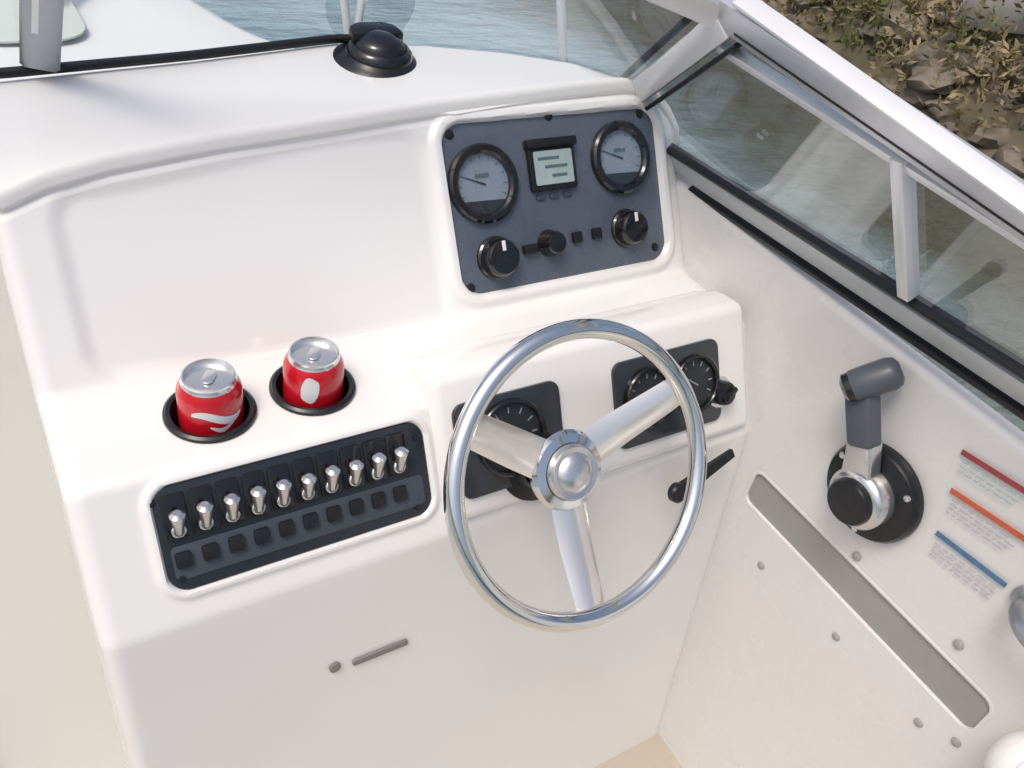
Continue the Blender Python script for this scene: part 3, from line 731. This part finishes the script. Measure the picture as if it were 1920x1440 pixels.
# ------------------------------------------------------------------ switch panel
F_S = Fr(F_FRONT.p(0, 0, -.0025), F_FRONT.u, F_FRONT.v)
sp = thing('switch_panel', 'long black switch panel with a row of metal toggles below the drinks shelf', 'switch panel', tuple(F_S.p((SPx0 + SPx1) / 2, SPv0)))
prism('panel_plate', F_S, rrect(SPx0 + .001, SPv0 + .001, SPx1 - .001, SPv1 - .001, .021, 7), -.002, .004, 'navy', sp, .0015)
F_SP = Fr(F_S.p(0, 0, .004), F_S.u, F_S.v)
prism('breaker_strip', F_SP, rrect(SPx0 + .008, SPv0 + .014, SPx1 - .010, SPv0 + .050, .006), 0, .0012, 'navy2', sp, .0005)
tA, tB = F_SP.uv((504, 893)), F_SP.uv((797, 801)); bA, bB = F_SP.uv((513, 941)), F_SP.uv((801, 853))
for k_ in range(10):
    a = np.array(tA) + (np.array(tB) - np.array(tA)) * k_ / 9; a[1] = (tA[1] + tB[1]) / 2
    fr = F_SP.at(*a)
    plate = prism('switch_plate', fr, rrect(-.0115, -.021, .0115, .027, .003), 0, .003, 'black_gloss', sp, .001)
    lathe('toggle_nut', fr.at(0, -.011, .003), [(.0072, 0), (.0072, .003), (.006, .004), (.005, .004)], 'silver', plate, 6 if False else 14)
    tip = fr.p(0, .013 + .001 * random.uniform(-1, 1), .020); basep = fr.p(0, -.012, .006)
    sweep('toggle_lever', [basep, basep * .5 + tip * .5, tip - .0035 * unit(tip - basep), tip], circ(.0068, 14), 'silver', plate, up=F_SP.u, scale=[.65, .9, 1.15, .6])
    b = np.array(bA) + (np.array(bB) - np.array(bA)) * k_ / 9; b[1] = (bA[1] + bB[1]) / 2
    fr = F_SP.at(*b, .0012)
    br_ = prism('breaker_button', fr, rrect(-.0078, -.0085, .0078, .0085, .0025), 0, .0055, 'black', sp, .0015)
for px in ((470, 868), (822, 778), (512, 968), (826, 872)):
    fr = F_SP.at(*F_SP.uv(px)); 
    lathe('panel_screw', fr, [(.004, 0), (.0036, .0014), (0, .002)], 'black', sp, 14)

# ------------------------------------------------------------------ cup holders and cans
for i, (cx, cy) in enumerate(CUPS):
    fr = Fr((cx, cy, Zf - .651), (1, 0, 0), (0, 1, 0))
    lab = ('black cup holder around the red can with a white patch', 'black cup holder around the red can with a white stripe')[i]
    ch = thing('cup_holder', lab, 'cup holder', (cx, cy, Zf - .651 - .06), 'cup holders in the drinks shelf')
    lathe('holder_well', fr, [(.0475, .0012), (.0470, .0045), (.044, .0065), (.0400, .0055), (.0385, .0), (.0370, -.052), (.035, -.056), (0, -.056)], 'black', ch, 44)
    can = thing('drink_can', ('red drink can with a pale white patch in the outer cup holder', 'red drink can with a white stripe in the cup holder nearer the wheel')[i], 'can', (cx, cy, Zf - .651 - .055), 'drink cans on the shelf')
    fc = Fr((cx + .001, cy + .001, Zf - .651 - .0555), (math.cos(.2), math.sin(.2), 0), (-math.sin(.2), math.cos(.2), 0))
    R_ = .0330; Hc = .104
    body = lathe('can_body', fc, [(.025, 0), (.029, .004), (R_ - .001, .012), (R_, .018), (R_, Hc - .016), (R_ - .0012, Hc - .011), (R_ - .0050, Hc - .004)], 'red', can, 44)
    lathe('can_shoulder', fc, [(R_ - .0050, Hc - .004), (R_ - .0066, Hc - .001), (R_ - .0070, Hc + .001), (R_ - .0063, Hc + .003), (R_ - .0080, Hc + .0035), (R_ - .0090, Hc - .003), (0, Hc - .003)], 'can_alu', can, 44)
    tabf = Fr(fc.p(0, 0, Hc - .003), fc.u, fc.v).rot(.8)
    prism('ring_pull', tabf, rrect(-.009, -.006, .013, .006, .0055), .001, .0026, 'can_alu', can, .0005)
    # white print wrapped on the body
    def wave(name, t0, t1, z0, amp, wid, ph, mtl='white_mark', slope=0.0):
        v, f = [], []; nn = 28
        for j in range(nn + 1):
            q = j / nn; t_ = math.radians(t0 + (t1 - t0) * q); zc = z0 + amp * math.sin(ph + q * 5.2) + slope * (q - .5); w_ = wid * (.25 + .75 * math.sin(math.pi * q) ** .6)
            for z_ in (zc - w_, zc + w_): v.append(fc.p((R_ + .0004) * math.cos(t_), (R_ + .0004) * math.sin(t_), z_))
        for j in range(nn): f.append((2 * j, 2 * j + 2, 2 * j + 3, 2 * j + 1))
        return mesh_obj(name, v, f, mtl, body)
    if i == 0:
        wave('white_swirl', -150, -55, .074, .006, .0055, .6); wave('white_swirl', -118, -74, .061, .003, .003, 2.2)
    else:
        wave('white_swirl', -146, -112, .078, .003, .018, .4, slope=.012)
# ------------------------------------------------------------------ compass
d = ray((778, 292)); cz = -.428; cc = EYE + d * (cz / d[2]); cc = V3(cc[0], cc[1] + .012, Zf + cz + .003)
fr = Fr(cc, (1, 0, 0), (0, 1, 0.10))
t = thing('compass', 'black domed marine compass on top of the dash', 'compass', tuple(cc))
lathe('compass_base', fr, [(.060, -.012), (.061, .003), (.058, .008), (.048, .012), (.042, .018)], 'black', t, 40)
hous = lathe('compass_body', fr, [(.043, .010), (.042, .020), (.038, .027), (.034, .029), (.033, .028)], 'black_gloss', t, 40)
lathe('compass_dome', fr, [(.033, .027), (.031, .033), (.025, .038), (.014, .042), (0, .043)], 'black_gloss', hous, 36)
prism('compass_hood', Fr(fr.p(0, .010, .024), fr.u, fr.v), [(-.036, -.004), (.036, -.004), (.032, .020), (.018, .030), (-.018, .030), (-.032, .020)], 0, .018, 'black', hous, .005)
for sx in (-1, 1): lathe('adjuster_knob', Fr(fr.p(sx * .038, 0, .014), (0, 1, 0), (0, 0, 1)) if sx > 0 else Fr(fr.p(sx * .038, 0, .014), (0, 0, 1), (0, 1, 0)), [(.006, 0), (.006, .006), (.004, .007), (0, .007)], 'black', t, 16)

# ------------------------------------------------------------------ throttle
ta = F_WALL.uv((1438, 850)); F_T = F_WALL.at(*ta)
th = thing('throttle_lever', 'grey single lever throttle with black disc base on the cockpit side wall', 'throttle', tuple(F_T.o))
base = lathe('mount_disc', F_T, [(.066, 0), (.066, .010), (.062, .016), (.050, .019), (0, .019)], 'black', th, 44)
for q in (40, 160, 280): lathe('mount_screw', F_T.at(.056 * math.cos(math.radians(q)), .056 * math.sin(math.radians(q)), .016), [(.005, 0), (.004, .0025), (0, .003)], 'silver', base, 12)
hubz = .019
lathe('pivot_hub', F_T.at(0, 0, hubz), [(.040, 0), (.040, .020), (.036, .026), (.030, .028)], 'silver', th, 40)
lathe('hub_button', F_T.at(0, 0, hubz), [(.0305, .026), (.0305, .034), (.028, .038), (.016, .040), (0, .040)], 'black', th, 36)
# arm: from hub up to the grip, in a plane parallel to the wall at height .040 from it
hA = .038
def th_uv(px, c): return F_T.uv(px, c)
g0 = np.array(th_uv((1420, 792), hA)); g1 = np.array(th_uv((1417, 706), hA)); g00 = np.array(th_uv((1412, 835), hA))
def arm(name, pa, pb, wa, wb, c0, c1, mtl, par, bev=.004):
    dd = unit(pb - pa); q = np.array([-dd[1], dd[0]])
    return prism(name, F_T, [tuple(pa - q * wa), tuple(pb - q * wb), tuple(pb + q * wb), tuple(pa + q * wa)], c0, c1, mtl, par, bev, seg=3)
arm('lever_shank', g00, g0 + (g1 - g0) * .12, .021, .017, hA - .018, hA + .006, 'silver', th)
arm('arm_bar', g0, g1, .0175, .0185, hA - .016, hA + .010, 'grey_handle', th, .006)
# grip: runs from inboard end (black cap) to outboard/aft
gL = F_T.p(*th_uv((1404, 712), hA + .012), hA + .012); gR = F_T.p(*th_uv((1470, 690), hA - .022), hA - .022)
gd = unit(gR - gL); L = np.linalg.norm(gR - gL)
gfr = Fr(gL, np.cross(gd, V3(0, 0, 1)), np.cross(gd, np.cross(gd, V3(0, 0, 1))))
if gfr.n @ gd < 0: gfr = Fr(gL, -gfr.u, gfr.v)
lathe('grip', gfr, [(.0, .0), (.017, .0), (.0195, .004), (.020, .02), (.020, L - .010), (.017, L - .002), (.010, L + .002), (0, L + .002)], 'grey_handle', th, 28)
lathe('trim_button', gfr, [(0, -.010), (.010, -.010), (.0175, -.006), (.0185, .006), (.0185, .010)], 'black_gloss', th, 26)

# ------------------------------------------------------------------ warning decal
def wuv(px): return np.array(F_WALL.uv(px))
dc = thing('warning_decal', 'wall decal with maroon, rust red and blue printed lines beside the throttle', 'decal', tuple(F_WALL.p(*wuv((1580, 880)))))
def line(p0, p1, w, mtl, ext=0.0, name='printed_line', h=.0014):
    a, b = wuv(p0), wuv(p1); dd = unit(b - a); q = np.array([-dd[1], dd[0]]); b = b + dd * ext
    prism(name, F_WALL, [tuple(a - q * w), tuple(b - q * w), tuple(b + q * w), tuple(a + q * w)], .0006, h, mtl, dc)
line((1553, 798), (1636, 850), .0034, 'st_maroon', .03); line((1538, 849), (1636, 914), .0034, 'st_red', .03)
line((1519, 906), (1612, 977), .0034, 'st_blue', .0)
def fine_print(p0, p1, mtl, n_lines, gap):
    a, b = wuv(p0), wuv(p1); dd = unit(b - a); q = np.array([dd[1], -dd[0]]); L = np.linalg.norm(b - a)
    for r in range(n_lines):
        pos = 0.0
        while pos < L * random.uniform(.8, 1):
            w = random.uniform(.004, .012); c = a + dd * pos - q * (-gap) * (r + 1)
            prism('fine_print', F_WALL, [tuple(c), tuple(c + dd * w), tuple(c + dd * w + q * .0014), tuple(c + q * .0014)], .0004, .0009, mtl, dc); pos += w + .0028
fine_print((1556, 804), (1636, 854), 'st_teal', 3, .0065); fine_print((1542, 856), (1632, 916), 'st_lilac', 4, .0060); fine_print((1520, 914), (1606, 979), 'st_lilac', 4, .0060)
# ------------------------------------------------------------------ grab handle and white bolster
ga = wuv((1644, 1000)); F_H = F_WALL.at(*ga)
gh = thing('grab_handle', 'stainless grab handle on the side wall aft of the decal', 'handle', tuple(F_H.o))
for u_ in (0, .24):
    lathe('handle_foot', F_H.at(u_, 0), [(.020, 0), (.020, .004), (.012, .008), (.010, .012)], 'alu_dark', gh, 22)
sweep('handle_bar', catmull([F_H.p(0, 0, .004), F_H.p(.002, 0, .025), F_H.p(.022, 0, .044), F_H.p(.06, 0, .048), F_H.p(.18, 0, .048), F_H.p(.218, 0, .044), F_H.p(.238, 0, .025), F_H.p(.24, 0, .004)], 6), circ(.010), 'alu_dark', gh, up=F_H.v)
bo = wuv((1660, 1192)); F_B = F_WALL.at(bo[0], bo[1], .045)
bt = thing('side_bolster', 'white vinyl padded bolster on the side wall below the grab handle', 'bolster', tuple(F_B.o))
prof_ = [(0, -.03), (.012, -.029), (.028, -.022), (.038, -.008), (.041, .01), (.041, .30), (.036, .32), (0, .33)]
fb = Fr(F_B.p(-.0, 0), F_WALL.v, F_WALL.n)
lathe('cushion', fb, [(r, h) for r, h in prof_], 'vinyl', bt, 30)
sweep('piping', [fb.p(.0405 * math.cos(t_), .0405 * math.sin(t_), .004) for t_ in np.linspace(0, 2 * math.pi, 41)[:-1]], circ(.0022, 8), 'white_mark', bt, closed=True, up=fb.n)
